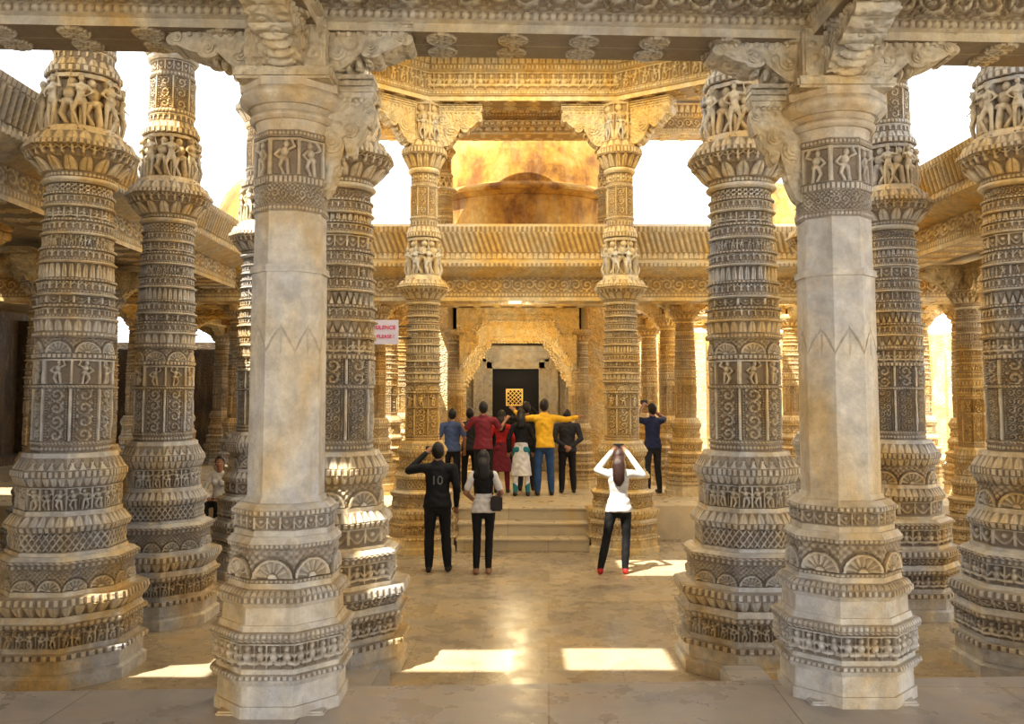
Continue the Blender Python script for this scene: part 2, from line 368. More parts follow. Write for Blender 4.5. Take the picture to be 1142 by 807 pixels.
FZ=.75
FB=[(0,.06,.355,.355,1,None,1,1,0),(.06,.17,.34,.34,1,None,1,1,0),(.17,.20,.36,.375,1,None,1,1,0),(.20,.225,.38,.375,1,'dentil',72,1,.010),
 (.225,.25,.35,.35,1,None,1,1,0),(.25,.39,.345,.345,1,'seated',32,1,.038),(.39,.41,.375,.385,1,'rope',80,1,.010),(.41,.44,.385,.375,1,'bead',80,1,.012),
 (.44,.47,.345,.335,1,None,1,1,0),(.47,.56,.325,.320,1,None,1,1,0),(.56,.585,.33,.345,1,None,1,1,0),(.585,.62,.35,.35,1,'dentil',64,1,.012),(.62,.65,.345,.32,1,'petal',64,1,.010),
 (.65,.68,.300,.295,1,None,1,1,0),(.68,.70,.30,.30,1,'bead',72,1,.01),(.70,.86,.280,.280,1,'fan',8,1,.034),(.86,.885,.30,.305,1,'bead',72,1,.010),(.885,.92,.31,.285,1,None,1,1,0),
 (.92,.95,.27,.27,1,None,1,1,0),(.95,1.03,.262,.262,1,'swag',24,1,.018),(1.03,1.06,.285,.285,1,'dentil',56,1,.010),(1.06,1.09,.28,.25,1,None,1,1,0),
 (1.09,1.12,.225,.215,1,None,1,1,0),(1.12,1.90,.209,.207,1,None,1,1,0),(1.90,2.07,.207,.207,1,'leafcusp',8,1,.006),(2.07,2.36,.207,.206,1,None,1,1,0),
 (2.36,2.40,.220,.215,1,None,1,1,0),(2.40,2.70,.200,.197,1,None,1,1,0),(2.70,2.74,.206,.206,1,'bead',56,1,.008),(2.74,2.86,.194,.194,1,'scroll',24,1,.016),(2.86,2.90,.205,.205,1,'dentil',48,1,.008),
 (2.90,3.12,.193,.193,1,'figure',8,1,.028),(3.12,3.16,.21,.21,1,'bead',56,1,.010),(3.16,3.22,.205,.22,0,None,1,1,0),(3.22,3.27,.235,.235,0,'torus',1,1,.02),(3.27,3.30,.22,.25,0,None,1,1,0),(3.30,3.39,.27,.30,0,'torus',1,1,.03),(3.39,3.44,.29,.29,1,None,1,1,0)]
front_me=mesh_of(FB,384,M_front,.0062)

def place(name,me,loc,rz=0,scale=1):
    o=bpy.data.objects.new(name,me); o.location=loc; o.rotation_euler=(0,0,rz); o.scale=(scale,)*3 if not isinstance(scale,tuple) else scale
    COL.objects.link(o); return o

def bracket_mesh(name,L,H,W,mat):
    pts=[]
    pts+= [(0,0)]
    for t in np.linspace(0,1,14):
        pts.append((L*.10+L*.40*t, H*(.02+.42*t**1.6)-.05*H*math.sin(PI*t)))
    for a in np.linspace(-PI*.9,-PI*.1,8): pts.append((L*.60+L*.10*math.cos(a),H*.44+H*.10*math.sin(a)))
    for t in np.linspace(0,1,8): pts.append((L*.70+L*.22*t,H*(.44+.18*t**1.5)))
    for a in np.linspace(-PI*.6,PI*.4,8): pts.append((L*.93+L*.08*math.cos(a),H*.70+H*.12*math.sin(a)))
    pts+=[(L,H*.84),(L,H),(0,H)]
    bm=bmesh.new()
    vs=[bm.verts.new((x,-W/2,z)) for x,z in pts]; f=bm.faces.new(vs)
    r=bmesh.ops.extrude_face_region(bm,geom=[f]); 
    for v in r['geom']:
        if isinstance(v,bmesh.types.BMVert): v.co.y+=W
    bmesh.ops.recalc_face_normals(bm,faces=bm.faces[:])
    q0=min(L,H)
    for (cx,cz,rr) in ((L*.60,H*.55,q0*.13),(L*.90,H*.74,q0*.10),(L*.28,H*.45,q0*.18)):
        for k,(q,e) in enumerate(((1,.012),(.66,.022),(.33,.032))):
            r=bmesh.ops.create_cone(bm,cap_ends=True,segments=20,radius1=rr*q,radius2=rr*q,depth=W+2*e)
            for v in r['verts']:
                x,y,z=v.co; v.co=Vector((cx+x,z,cz+y))
    for k in range(3):
        r=bmesh.ops.create_cube(bm,size=1)
        for v in r['verts']: v.co=Vector((L*.5+v.co.x*L*1.02,v.co.y*(W+.03+.015*k),H*(.88+.05*k)+v.co.z*.025*H*1.4))
    for k in range(9):
        for s in(-1,1):
            r=bmesh.ops.create_uvsphere(bm,u_segments=8,v_segments=6,radius=.018)
            for v in r['verts']: v.co+=Vector((L*(.08+.1*k),s*W/2,H*.80))
    for k in range(5):
        r=bmesh.ops.create_uvsphere(bm,u_segments=8,v_segments=6,radius=W*.12)
        for v in r['verts']: v.co=Vector((L*(.16+.1*k),v.co.y*3.2,H*(.03+.09*k)))+Vector((v.co.x,0,v.co.z*1.6))
    me=bpy.data.meshes.new(name); bm.to_mesh(me); bm.free(); me.materials.append(mat); return me
br_front=bracket_mesh('front_bracket',.62,.30,.24,M_beamc)
br_tall=bracket_mesh('tall_bracket',.34,.72,.10,M_beamc)
br_ring=bracket_mesh('ring_bracket',.85,.72,.28,M_beamc)
br_ringw=bracket_mesh('ring_bracket_w',.70,.72,.24,M_warmc)
br_gal=bracket_mesh('gallery_bracket',.55,.38,.22,M_warmc)

# ------------------------------------------------------------------ figure builder
class Fig:
    def __init__(s): s.pr=[]
    def seg(s,a,b,ra,rb,lab,fl=1.0,cap=True): s.pr.append((Vector(a),Vector(b),ra,rb,lab,fl,cap))
def prim_mesh(bm,a,b,ra,rb,fl,cap):
    ax=(b-a); L=ax.length; ax=ax/L if L>1e-6 else Vector((0,0,1))
    x=Vector((1,0,0)); x=(x-ax*x.dot(ax))
    if x.length<.2: x=Vector((0,0,1))-ax*ax.z
    x.normalize(); y=ax.cross(x)
    rings=[]
    if cap:
        for t in (-1,-.85,-.5): rings.append((a+ax*ra*t,ra*math.sqrt(max(0.0004,1-t*t))))
    for t in np.linspace(0,1,5): rings.append((a+(b-a)*t,ra+(rb-ra)*t))
    if cap:
        for t in (.5,.85,1): rings.append((b+ax*rb*t,rb*math.sqrt(max(0.0004,1-t*t))))
    prev=None; first=None
    for c,r in rings:
        vs=[bm.verts.new(c+x*r*math.cos(2*PI*k/18)+y*r*fl*math.sin(2*PI*k/18)) for k in range(18)]
        if prev:
            for k in range(18): bm.faces.new((prev[k],prev[(k+1)%18],vs[(k+1)%18],vs[k]))
        else: first=vs
        prev=vs
    bm.faces.new(first[::-1]); bm.faces.new(prev)
def tube(V,F,M,pts,rads,mat,seg=8):
    pts=[Vector(p) for p in pts]; b0=len(V)
    for i,p in enumerate(pts):
        tg=(pts[min(len(pts)-1,i+1)]-pts[max(0,i-1)]).normalized()
        h=Vector((0,0,1)) if abs(tg.z)<.9 else Vector((1,0,0))
        x=tg.cross(h).normalized(); y=tg.cross(x)
        for k in range(seg):
            a=2*PI*k/seg; V.append(p+x*rads[i]*math.cos(a)+y*rads[i]*math.sin(a))
        if i:
            for k in range(seg):
                F.append((b0+(i-1)*seg+k,b0+(i-1)*seg+(k+1)%seg,b0+i*seg+(k+1)%seg,b0+i*seg+k)); M.append(mat)
    F.append(tuple(b0+k for k in range(seg))[::-1]); M.append(mat)
    F.append(tuple(b0+(len(pts)-1)*seg+k for k in range(seg))); M.append(mat)
def ball(V,F,M,c,r,mat,fn=None,nu=16,nv=12,keep=None):
    b0=len(V); c=Vector(c)
    for i in range(nv+1):
        for k in range(nu):
            t=PI*i/nv; a=2*PI*k/nu
            p=Vector((math.sin(t)*math.cos(a),math.sin(t)*math.sin(a),math.cos(t)))
            q=Vector((p.x*r[0],p.y*r[1],p.z*r[2]))
            if fn: q=fn(p,q)
            V.append(c+q)
    for i in range(nv):
        for k in range(nu):
            f=(b0+i*nu+k,b0+(i+1)*nu+k,b0+(i+1)*nu+(k+1)%nu,b0+i*nu+(k+1)%nu)
            if keep:
                t=PI*(i+.5)/nv; a=2*PI*(k+.5)/nu
                if not keep(math.sin(t)*math.cos(a),math.sin(t)*math.sin(a),math.cos(t)): continue
            F.append(f); M.append(mat)
def head_fn(p,q):
    z=p.z; y=p.y; x=p.x
    q=q.copy()
    if z<0: q.x*=1-.28*z*z-.05*abs(z); 
    if y>0:
        q.y*=.93
        if z<-.1: q.y*=1+.06*min(1,-z*1.2)
        g=math.exp(-(x/.13)**2)
        q.y+=.022*g*math.exp(-((z+.16)/.13)**2)+.010*g*math.exp(-((z+.0)/.16)**2)
        q.y-=.010*math.exp(-((abs(x)-.34)/.16)**2)*math.exp(-((z-.02)/.13)**2)
        q.y+=.006*math.exp(-((z-.2)/.1)**2)*math.exp(-(x/.5)**2)
        q.y+=.006*math.exp(-(x/.25)**2)*math.exp(-((z+.50)/.08)**2)
        q.y+=.010*math.exp(-(x/.25)**2)*math.exp(-((z+.82)/.14)**2)
    else:
        if z<-.35: q.y*=1-.35*(-z-.35)
    return q
def make_person(name,loc,facing=0,h=1.7,top=black,bottom=black,feet=shoe,skinm=skin,hairm=hair,sleeve='long',armL=None,armR=None,
        female=False,skirt=None,longhair=0,legs=None,headturn=0,headtilt=0,seated=False,sleevem=None,hemc=None,vox=.012,bulk=1.0,hemz=.86):
    mats=[top,bottom,feet,skinm,hairm,eyew,eyeb,lip]+[sleevem or top, (skirt[1] if skirt else top), hemc or top]
    TOP,BOT,FEET,SK,HR,EW,EB,LP,SL,SKT,HEM=range(11)
    f=Fig(); w=(.90 if female else 1.0)*bulk
    sh=.165*w if female else .19*w
    hipw=.095 if female else .088
    pz=.93
    if legs is None:
        legs=[((-.11,.01,.50),(-.12,-.03,.085)),((.11,.02,.50),(.13,-.02,.085))]
    f.seg((0,0,pz-.02),(0,0,pz+.10),.158*w,.140*w,BOT,.74)
    f.seg((0,0,pz+.02),(0,0,1.12),.162*w,(.128 if female else .145)*w,TOP,.72)
    f.seg((0,0,1.12),(0,-.005,1.30),(.130 if female else .148)*w,.160*w,TOP,.66)
    f.seg((-sh+.05,-.005,1.375),(sh-.05,-.005,1.375),.075,.075,TOP,1.0)
    f.seg((0,-.005,1.28),(0,-.01,1.40),.150*w,.10*w,TOP,.66)
    f.seg((-.06,-.035,.90),(-.06,-.035,.93),.088*w,.088*w,BOT); f.seg((.06,-.035,.90),(.06,-.035,.93),.088*w,.088*w,BOT)
    if not seated and not skirt:
        f.seg((0,-.006,hemz),(0,0,pz+.10),.186*w,.160*w,HEM if hemc else TOP,.74,False)
    if female: 
        f.seg((-.065,.075,1.26),(-.065,.08,1.26),.062,.06,TOP); f.seg((.065,.075,1.26),(.065,.08,1.26),.062,.06,TOP)
    f.seg((0,-.01,1.40),(0,.005,1.52),.055,.052,SK)
    for sx,(kn,an) in zip((-1,1),legs):
        hp=Vector((sx*hipw,0,pz-.02)); kn=Vector(kn); an=Vector(an)
        f.seg(hp,kn,.092*w,.062*w,BOT); f.seg(kn,an+(kn-an)*.45,.063*w,.062*w,BOT); f.seg(an+(kn-an)*.45,an,.062*w,.048*w,BOT,1,True)
        to=Vector((an.x*1.0+sx*.02,an.y+.17,max(.035,an.z-.05))); he=Vector((an.x,an.y-.025,an.z-.045))
        f.seg(he,to,.040,.034,FEET,1.0); f.seg(an,he,.040,.040,FEET)
    if skirt:
        zh=skirt[0]; f.seg((0,0,zh),(0,0,pz+.05),.215*skirt[2],.158*w,SKT,.75,False)
    aL=armL or ((-.26,-.03,1.12),(-.25,.07,.88)); aR=armR or ((.26,-.03,1.12),(.25,.07,.88))
    hands=[]
    for sx,(el,wr) in zip((-1,1),(aL,aR)):
        s0=Vector((sx*sh,-.005,1.385)); el=Vector(el); wr=Vector(wr)
        if sleeve=='long':
            f.seg(s0,el,.060*w,.050*w,SL); f.seg(el,wr,.050*w,.036,SL)
        else:
            md=s0+(el-s0)*.72
            f.seg(s0,md,.062*w,.060*w,SL); f.seg(md,el,.043,.040,SK); f.seg(el,wr,.040,.026,SK)
        d=(wr-el).normalized(); f.seg(wr-d*.01,wr+d*.02,.026,.027,SK); f.seg(wr+d*.02,wr+d*.085,.034,.036,SK,.55)
        hands.append((sx,wr,d))
    bm=bmesh.new()
    for a,b,ra,rb,lab,fl,cap in f.pr: prim_mesh(bm,a,b,ra,rb,fl,cap)
    me=bpy.data.meshes.new('tmp'); bm.to_mesh(me); bm.free()
    o=bpy.data.objects.new('tmp',me); COL.objects.link(o)
    rm=o.modifiers.new('r','REMESH'); rm.mode='VOXEL'; rm.voxel_size=vox
    sm=o.modifiers.new('s','SMOOTH'); sm.factor=.5; sm.iterations=3
    dg=bpy.context.evaluated_depsgraph_get(); dg.update()
    em=bpy.data.meshes.new_from_object(o.evaluated_get(dg))
    n=len(em.vertices); co=np.empty(n*3,dtype=np.float32); em.vertices.foreach_get('co',co); co=co.reshape(-1,3)
    faces=[tuple(p.vertices) for p in em.polygons]
    cen=np.array([p.center[:] for p in em.polygons])
    best=np.full(len(cen),1e9); lab=np.zeros(len(cen),int)
    for a,b,ra,rb,l,fl,cap in f.pr:
        a=np.array(a);b=np.array(b); d=b-a; t=np.clip(((cen-a)@d)/max(1e-9,(d@d)),0,1)
        df=cen-a-t[:,None]*d
        if fl<1: df=df*np.array([1,1/fl,1])
        dist=np.linalg.norm(df,axis=1)-(ra+(rb-ra)*t)
        if l in(HEM,SKT): dist-=.004
        m=dist<best; best[m]=dist[m]; lab[m]=l
    if not seated and not skirt:
        z=cen[:,2]; upm=(lab==BOT)&(z>hemz); lab[upm]=HEM
        if hemc: lab[((lab==TOP))&(z<.95)]=HEM
        lo=((lab==TOP)|(lab==HEM))&(z<hemz-.004); lab[lo]=BOT
    bpy.data.objects.remove(o); bpy.data.meshes.remove(me); bpy.data.meshes.remove(em)
    x_,y_,z_=co[:,0].copy(),co[:,1].copy(),co[:,2].copy()
    wr_=.0035*np.sin(z_*52+np.sin(x_*22)*2+y_*18)*np.clip((z_-.12)*4,0,1)*(z_<1.36)
    nn=np.hypot(x_,y_)+1e-4; co[:,1]+=wr_*y_/nn; co[:,0]+=wr_*x_/nn*.5
    V=[Vector(c) for c in co]; F=faces; M=list(lab)
    for sx,wr,d in hands:
        side=Vector((1,0,0)); side=side-d*side.dot(d)
        if side.length<.25: side=Vector((0,0,1))-d*d.z
        side.normalize(); nrm=d.cross(side); 
        if nrm.y<0: nrm=-nrm
        for k,(off,ln) in enumerate(((-.026,.062),(-.009,.074),(.009,.070),(.026,.055))):
            p=wr+d*.085+side*off
            tube(V,F,M,[p,p+d*ln*.5+nrm*.006,p+d*ln*.8+nrm*.022,p+d*ln*.92+nrm*.036],[.0095,.0088,.008,.006],SK)
        th=-1 if sx>0 else 1
        p=wr+d*.03+side*th*.028
        tube(V,F,M,[p,p+side*th*.022+d*.03+nrm*.01,p+side*th*.028+d*.055+nrm*.02],[.012,.010,.008],SK)
    hb=len(V)
    hc=Vector((0,.015,1.60)); R=(.075,.098,.118)
    ball(V,F,M,hc,R,SK,head_fn,32,28)
    for sx in(-1,1):
        ball(V,F,M,hc+Vector((sx*.076,-.005,-.01)),(.010,.020,.032),SK,None,10,8)
        ball(V,F,M,hc+Vector((sx*.027,.080,.004)),(.013,.010,.009),EW,None,10,8)
        ball(V,F,M,hc+Vector((sx*.027,.088,.004)),(.006,.004,.006),EB,None,8,6)
        ball(V,F,M,hc+Vector((sx*.028,.089,.026)),(.016,.006,.0035),HR,None,8,6)
    ball(V,F,M,hc+Vector((0,.094,-.058)),(.022,.007,.007),LP,None,12,8)
    hs=1.10 if not female else 1.14
    ball(V,F,M,hc+Vector((0,-.006,.006)),(R[0]*hs+.004,R[1]*hs,R[2]*hs),HR,lambda p,q:(Vector((q.x*(1-.12*max(0,-p.z)),q.y*(1-.2*max(0,-p.z)),q.z))*(1+.018*math.sin(9*p.x+5*p.z)*math.sin(8*p.y))),28,22,
        keep=lambda x,y,z:(y<.15+ .9*z-.1) and z>-.78 and not(abs(x)>.75 and z<-.1 and y>-.1) or z>.62)
    if longhair>0:
        zb=1.58-longhair
        pts=[(0,-.085,1.62),(0,-.125,1.50),(0,-.135,1.38),(0,-.135,(1.38+zb)/2),(0,-.125,zb)]
        b0=len(V); tube(V,F,M,pts,[.07,.085,.085,.075,.03],HR,16)
        for i in range(b0,len(V)):
            v=V[i]; v.y=-.11+(v.y+.11)*.5
            v.x*=1+.06*math.sin(v.z*30)
    Mt=Matrix.Translation(hc-Vector((0,0,.1)))@Matrix.Rotation(headturn,4,'Z')@Matrix.Rotation(headtilt,4,'X')@Matrix.Translation(-hc+Vector((0,0,.1)))
    for i in range(hb,len(V)): V[i]=Mt@V[i]
    s=h/1.72
    V=[v*s for v in V]
    ob=mk(name,V,F,mats,mi=M,smooth=True)
    ob.location=loc; ob.rotation_euler=(0,0,facing)
    return ob
def phone(parent,loc,h=1.7,name='held_phone',size=(.15,.012,.08)):
    s=h/1.72
    bm=bmesh.new(); r=bmesh.ops.create_cube(bm,size=1)
    for v in r['verts']: v.co=Vector((v.co.x*size[0],v.co.y*size[1],v.co.z*size[2]))
    bmesh.ops.bevel(bm,geom=bm.edges[:],offset=.004,segments=2,affect='EDGES')
    r=bmesh.ops.create_cone(bm,cap_ends=True,segments=16,radius1=.014,radius2=.014,depth=.02)
    for v in r['verts']: v.co=Vector((v.co.x+size[0]*.25,v.co.z+size[1]*.5,v.co.y))
    me=bpy.data.meshes.new(name); bm.to_mesh(me); bm.free(); me.materials.append(M_phone)
    o=bpy.data.objects.new(name,me); COL.objects.link(o); o.parent=parent; o.location=Vector(loc)*s; return o

st=make_person('statue_tmp',(0,0,0),top=M_beam,bottom=M_beam,feet=M_beam,skinm=M_beam,hairm=M_beam,sleeve='short',female=True,
   armL=((-.36,.06,1.30),(-.30,.10,1.62)),armR=((.34,.04,1.20),(.16,.14,1.05)),legs=[((-.20,.12,.56),(-.02,.02,.10)),((.12,.02,.50),(.12,-.02,.085))],vox=.03)
st_me=st.data
for i in range(len(st_me.materials)): st_me.materials[i]=M_beam
bpy.data.objects.remove(st)

# ------------------------------------------------------------------ floors
boxes('floor',[(-30,30,5.0,15.35,-.3,0)],M_floor,0)
boxes('ground',[(-60,60,-25,80,-.6,-.31)],M_ground,0)
def prism(name,poly,z0,z1,mat,bev=.012):
    bm=bmesh.new(); vs=[bm.verts.new((x,y,z0)) for x,y in poly]; f=bm.faces.new(vs)
    r=bmesh.ops.extrude_face_region(bm,geom=[f])
    for v in r['geom']:
        if isinstance(v,bmesh.types.BMVert): v.co.z=z1
    bmesh.ops.recalc_face_normals(bm,faces=bm.faces[:])
    if bev: bmesh.ops.bevel(bm,geom=bm.edges[:],offset=bev,segments=2,affect='EDGES')
    me=bpy.data.meshes.new(name); bm.to_mesh(me); bm.free(); me.materials.append(mat)
    o=bpy.data.objects.new(name,me); COL.objects.link(o); return o
prism('floor_fore_hall',[(-9,-6),(9,-6),(9,5.78),(-9,4.95)],-.3,.75,M_ffloor)
boxes('entry_steps',[(-.80,1.45,5.45,5.9,0,.56),(-.80,1.45,5.45,6.2,0,.38),(-.80,1.45,5.45,6.5,0,.19),
   (-1.28,-.95,5.75,7.15,0,.30),(1.64,1.96,5.85,7.25,0,.30)],M_ffloor,.012)
boxes('floor_shrine_platform',[(-14,14,15.3,30,-.3,.56)],M_pfloor,.012)
boxes('shrine_stairs',[(-.86,1.20,14.1,15.4,0,.187),(-.86,1.20,14.5,15.4,0,.374),(-.88,1.22,14.9,15.42,0,.565),
   (-.88,1.22,14.88,15.3,.54,.567),(-.88,1.22,14.48,14.9,.35,.38),(-.88,1.22,14.08,14.5,.165,.192)],M_pfloor,.01)

# ------------------------------------------------------------------ columns
def arms(col,me,z,r,dirs,tag='bracket',sc=1):
    for i,a in enumerate(dirs):
        b=bpy.data.objects.new(f'{tag}_{i+1}',me); COL.objects.link(b); b.parent=col
        b.location=(math.cos(a)*r,math.sin(a)*r,z); b.rotation_euler=(0,0,a); b.scale=(sc,sc,sc)
def statues(col,z,r,n=8,s=.30,off=0):
    for i in range(n):
        a=off+2*PI*i/n
        b=bpy.data.objects.new(f'statue_{i+1}',st_me); COL.objects.link(b); b.parent=col
        b.location=(math.cos(a)*r,math.sin(a)*r,z); b.rotation_euler=(0,0,a-PI/2); b.scale=(s if i%2 else -s,s,s)
octv=[(-1.61,8.35),(2.16,8.35),(4.43,10.4),(4.4,12.6),(1.74,14.3),(-1.42,14.3),(-3.52,12.5),(-3.87,10.0)]
for i,(x,y) in enumerate(octv):
    isb=i in(4,5)
    wide={7:.94,6:.90,2:.96}.get(i,1.0)
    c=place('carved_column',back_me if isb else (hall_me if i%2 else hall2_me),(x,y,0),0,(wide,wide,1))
    p=Vector((x,y)); nx=Vector(octv[(i+1)%8])-p; pv=Vector(octv[i-1])-p
    dirs=[math.atan2(nx.y,nx.x),math.atan2(pv.y,pv.x)]
    arms(c,br_ringw if isb else br_ring,RINGZ-.72,.25,dirs,'ring_bracket',.98)
    zt=LTOP*sc if isb else (LTOP if i%2 else LT2)
    statues(c,zt+.02,.32*(.82 if isb else 1),8,.30,PI/8)
    statues(c,zt+.78*(RINGZ-zt)-.02,.34*(.82 if isb else 1),8,.24,0)
F_=place('carved_column',hall_me,(-3.98,8.15,0)); G_=place('carved_column',hall2_me,(4.68,8.2,0))
for c in(F_,G_): statues(c,LTOP+.02,.33,8,.30,PI/8); statues(c,LTOP+.78*(RINGZ-LTOP),.34,8,.24,0)

A=place('front_column',front_me,(-1.275,5.12,FZ),0,(.95,.95,1)); B=place('front_column',front_me,(1.915,5.28,FZ),0,(.98,.98,1))
A2=place('front_column',front_me,(-4.9,4.95,FZ),0,(.94,.94,1)); B2=place('front_column',front_me,(5.5,5.45,FZ),0,(.94,.94,1))
for c in(A,B,A2,B2):
    arms(c,br_front,3.50,.12,[0,PI,PI/2,-PI/2],'cross_bracket')
    o=boxes('bracket_block',[(-.24,.24,-.24,.24,3.44,3.80),(-.29,.29,-.29,.29,3.43,3.50)],M_beamc,.015,parent=c)
    boxes('footing',[(-.30,.30,-.30,.30,-.75,.02)],M_front,.01,parent=c)
arms(A,br_tall,2.80,.16,[0],'side_bracket'); arms(B,br_tall,2.80,.16,[PI],'side_bracket'); arms(A2,br_tall,2.80,.16,[0],'side_bracket'); arms(B2,br_tall,2.80,.16,[PI],'side_bracket')

def gcol(x,y,z=0,s=1.0,m=gal_me):
    c=place('gallery_column',m,(x,y,z),0,(1,1,s)); arms(c,br_gal,3.55-.12,.14,[0,PI/2,PI,-PI/2],'gallery_bracket')
    return c
GZ=0.56
for x in(-2.6,3.3):
    for y in(17.1,18.9,21.6,24.4): gcol(x,y,GZ)
for x in(-5.2,5.9,-7.9,8.6):
    for y in(17.1,18.9,21.6,24.4): gcol(x,y,GZ,1,gal2_me if x<0 else gal_me)
for y in(7.8,10.2,12.4,14.3):
    for x in(-6.5,-9.0,-11.5): gcol(x,y,0,1.15,gal2_me)
for y in(8.0,10.8,13.5):
    gcol(6.9,y,0,1.15); gcol(9.6,y,0,1.15)
# ------------------------------------------------------------------ beams
def bseg(w,h,kinds):
    return [(0,0,w*.8,0,'flower',.42,1,.014),(w*.8,0,w*.8,h*.08,None,1,1,0),(w*.8,h*.08,w*.92,h*.10,None,1,1,0),(w*.92,h*.10,w*.92,h*.19,'bead',.05,1,.012),
     (w*.92,h*.19,w*.80,h*.21,None,1,1,0),(w*.80,h*.21,w*.80,h*.55,kinds[0],.17,1,.036),(w*.80,h*.55,w*1.0,h*.58,None,1,1,0),(w*1.0,h*.58,w*1.0,h*.67,'dentil',.06,1,.014),
     (w*1.0,h*.67,w*.92,h*.69,None,1,1,0),(w*.92,h*.69,w*1.12,h*.94,kinds[1],.11,1,.026),(w*1.12,h*.94,w*1.14,h,None,1,1,0)]
beam('beam_fore_hall',(-9,4.80,4.50),(9,5.62,4.50),bseg(.24,.62,('scroll','petal')),M_beam,ds=.011,dn=.010)
for i,x in enumerate((-1.275,1.915,-4.9,5.5)):
    beam('beam_fore_hall_cross',(x,-5,4.50),(x,5.0+.045*x,4.50),bseg(.22,.6,('scroll','petal')),M_beam,ds=.02)
boxes('ceiling_fore_hall',[(-9,9,-6,5.55,5.12,5.3)],M_ceil,0)
for i in range(8):
    p=octv[i];q=octv[(i+1)%8]
    beam('beam_hall_ring',(p[0],p[1],RINGZ),(q[0],q[1],RINGZ),bseg(.30,.85,('figure' if i!=4 else 'seated','petal')),M_back if i in(3,4,5) else M_beam,ds=.018)
beam('beam_outer_high',(-8,8.15,RINGZ),(-1.6,8.35,RINGZ),bseg(.28,.7,('scroll','petal')),M_beam,ds=.025)
beam('beam_outer_high',(2.15,8.35,RINGZ),(8,8.2,RINGZ),bseg(.28,.7,('scroll','petal')),M_beam,ds=.025)

def slab(name,x0,x1,y0,y1,z0,z1,holes,mat):
    xs=sorted({x0,x1,*[h[0] for h in holes],*[h[1] for h in holes]}); ys=sorted({y0,y1,*[h[2] for h in holes],*[h[3] for h in holes]})
    L=[]
    for a,b in zip(xs,xs[1:]):
        for c,d in zip(ys,ys[1:]):
            mx,my=(a+b)/2,(c+d)/2
            if any(h[0]<mx<h[1] and h[2]<my<h[3] for h in holes): continue
            L.append((a,b,c,d,z0,z1))
    return boxes(name,L,mat,0)
SX,SY=.35,.45
def hole(x0,x1,y0,y1,z): return (x0-SX*z,x1-SX*z,y0-SY*z,y1-SY*z)
zs=7.85
slab('sun_mask_link_bay',-9,9,3.2,8.1,zs,zs+.08,[hole(-1.0,0.02,8.05,8.75,zs),hole(.46,1.45,8.1,8.8,zs),hole(-3.35,-2.65,7.9,8.55,zs)],M_ceil)  # unseen slab added to mask the sun; slots shape the floor patches
slab('ceiling_hall',-4.6,5.1,8.1,14.7,8.0,8.08,[hole(1.5,2.7,12.2,13.4,8.0)],M_ceil)  # slot is added out of view to let one sun patch through

cor=[(0,0,.26,0,'flower',.45,1,.012),(.26,0,.26,.05,None,1,1,0),(.26,.05,.26,.12,'bead',.06,1,.012),(.26,.12,.24,.34,'scroll',.20,1,.030),(.24,.34,.42,.40,None,1,1,0),
     (.42,.40,.55,.46,None,1,1,0),(.55,.46,.55,.52,'dentil',.08,1,.015),(.55,.52,.30,.60,None,1,1,0),(.30,.60,.30,.70,'petal',.09,1,.02),(.30,.70,.44,.98,'flute',.10,1,.026),(.44,.98,.46,1.06,'dentil',.08,1,.01),(.46,1.06,.30,1.12,None,1,1,0)]
beam('beam_gallery_west',(-4.95,6.2,4.22),(-4.95,15.1,4.22),cor,M_beam,ds=.02)
beam('beam_gallery_east',(5.55,6.2,4.22),(5.55,15.1,4.22),cor,M_back,ds=.02)
boxes('ceiling_gallery_west',[(-14,-5.25,5.5,15.1,4.5,4.7),(-14,-5.25,16.4,26.5,4.72,4.9)],M_ceil,0)
boxes('ceiling_gallery_east',[(5.85,8.0,5.5,15.1,4.5,4.7)],M_ceil,0)
beam('parapet_shrine_gallery',(-9,15.75,4.05),(10,15.75,4.05),[(a,b*1.2,c,d*1.2,*r) for a,b,c,d,*r in cor],M_back,ds=.02)
boxes('ceiling_shrine_gallery',[(-5.2,10,16.35,16.9,4.66,4.78)],M_warmc,0)
for x in(-2.6,3.3,-5.2,5.9,-7.9,8.6):
    beam('beam_court',(x,16.9,4.13+.1),(x,26,4.13+.1),bseg(.2,.42,('scroll','petal')),M_back,ds=.04)
for y in(18.9,21.6,24.4):
    beam('beam_court',(-9,y,4.25),(-2.4,y,4.25),bseg(.2,.42,('scroll','petal')),M_back,ds=.04)
    beam('beam_court',(3.1,y,4.25),(9.5,y,4.25),bseg(.2,.42,('scroll','petal')),M_back,ds=.04)
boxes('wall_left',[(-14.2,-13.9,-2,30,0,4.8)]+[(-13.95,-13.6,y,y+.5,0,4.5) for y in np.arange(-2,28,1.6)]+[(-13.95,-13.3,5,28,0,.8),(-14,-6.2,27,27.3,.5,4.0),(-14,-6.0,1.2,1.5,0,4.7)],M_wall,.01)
boxes('wall_back',[(-6.0,-3.2,28.5,28.9,0,4.4),(3.8,14,28.5,28.9,0,4.4)]+[(x,x+.4,28.2,28.6,0,4.3) for x in list(np.arange(-5.8,-3.6,1.5))+list(np.arange(4.2,13.5,1.5))],M_warmc,.01)
boxes('wall_right',[(18,18.4,5,30,-.3,3.2)],M_warmc,.01)

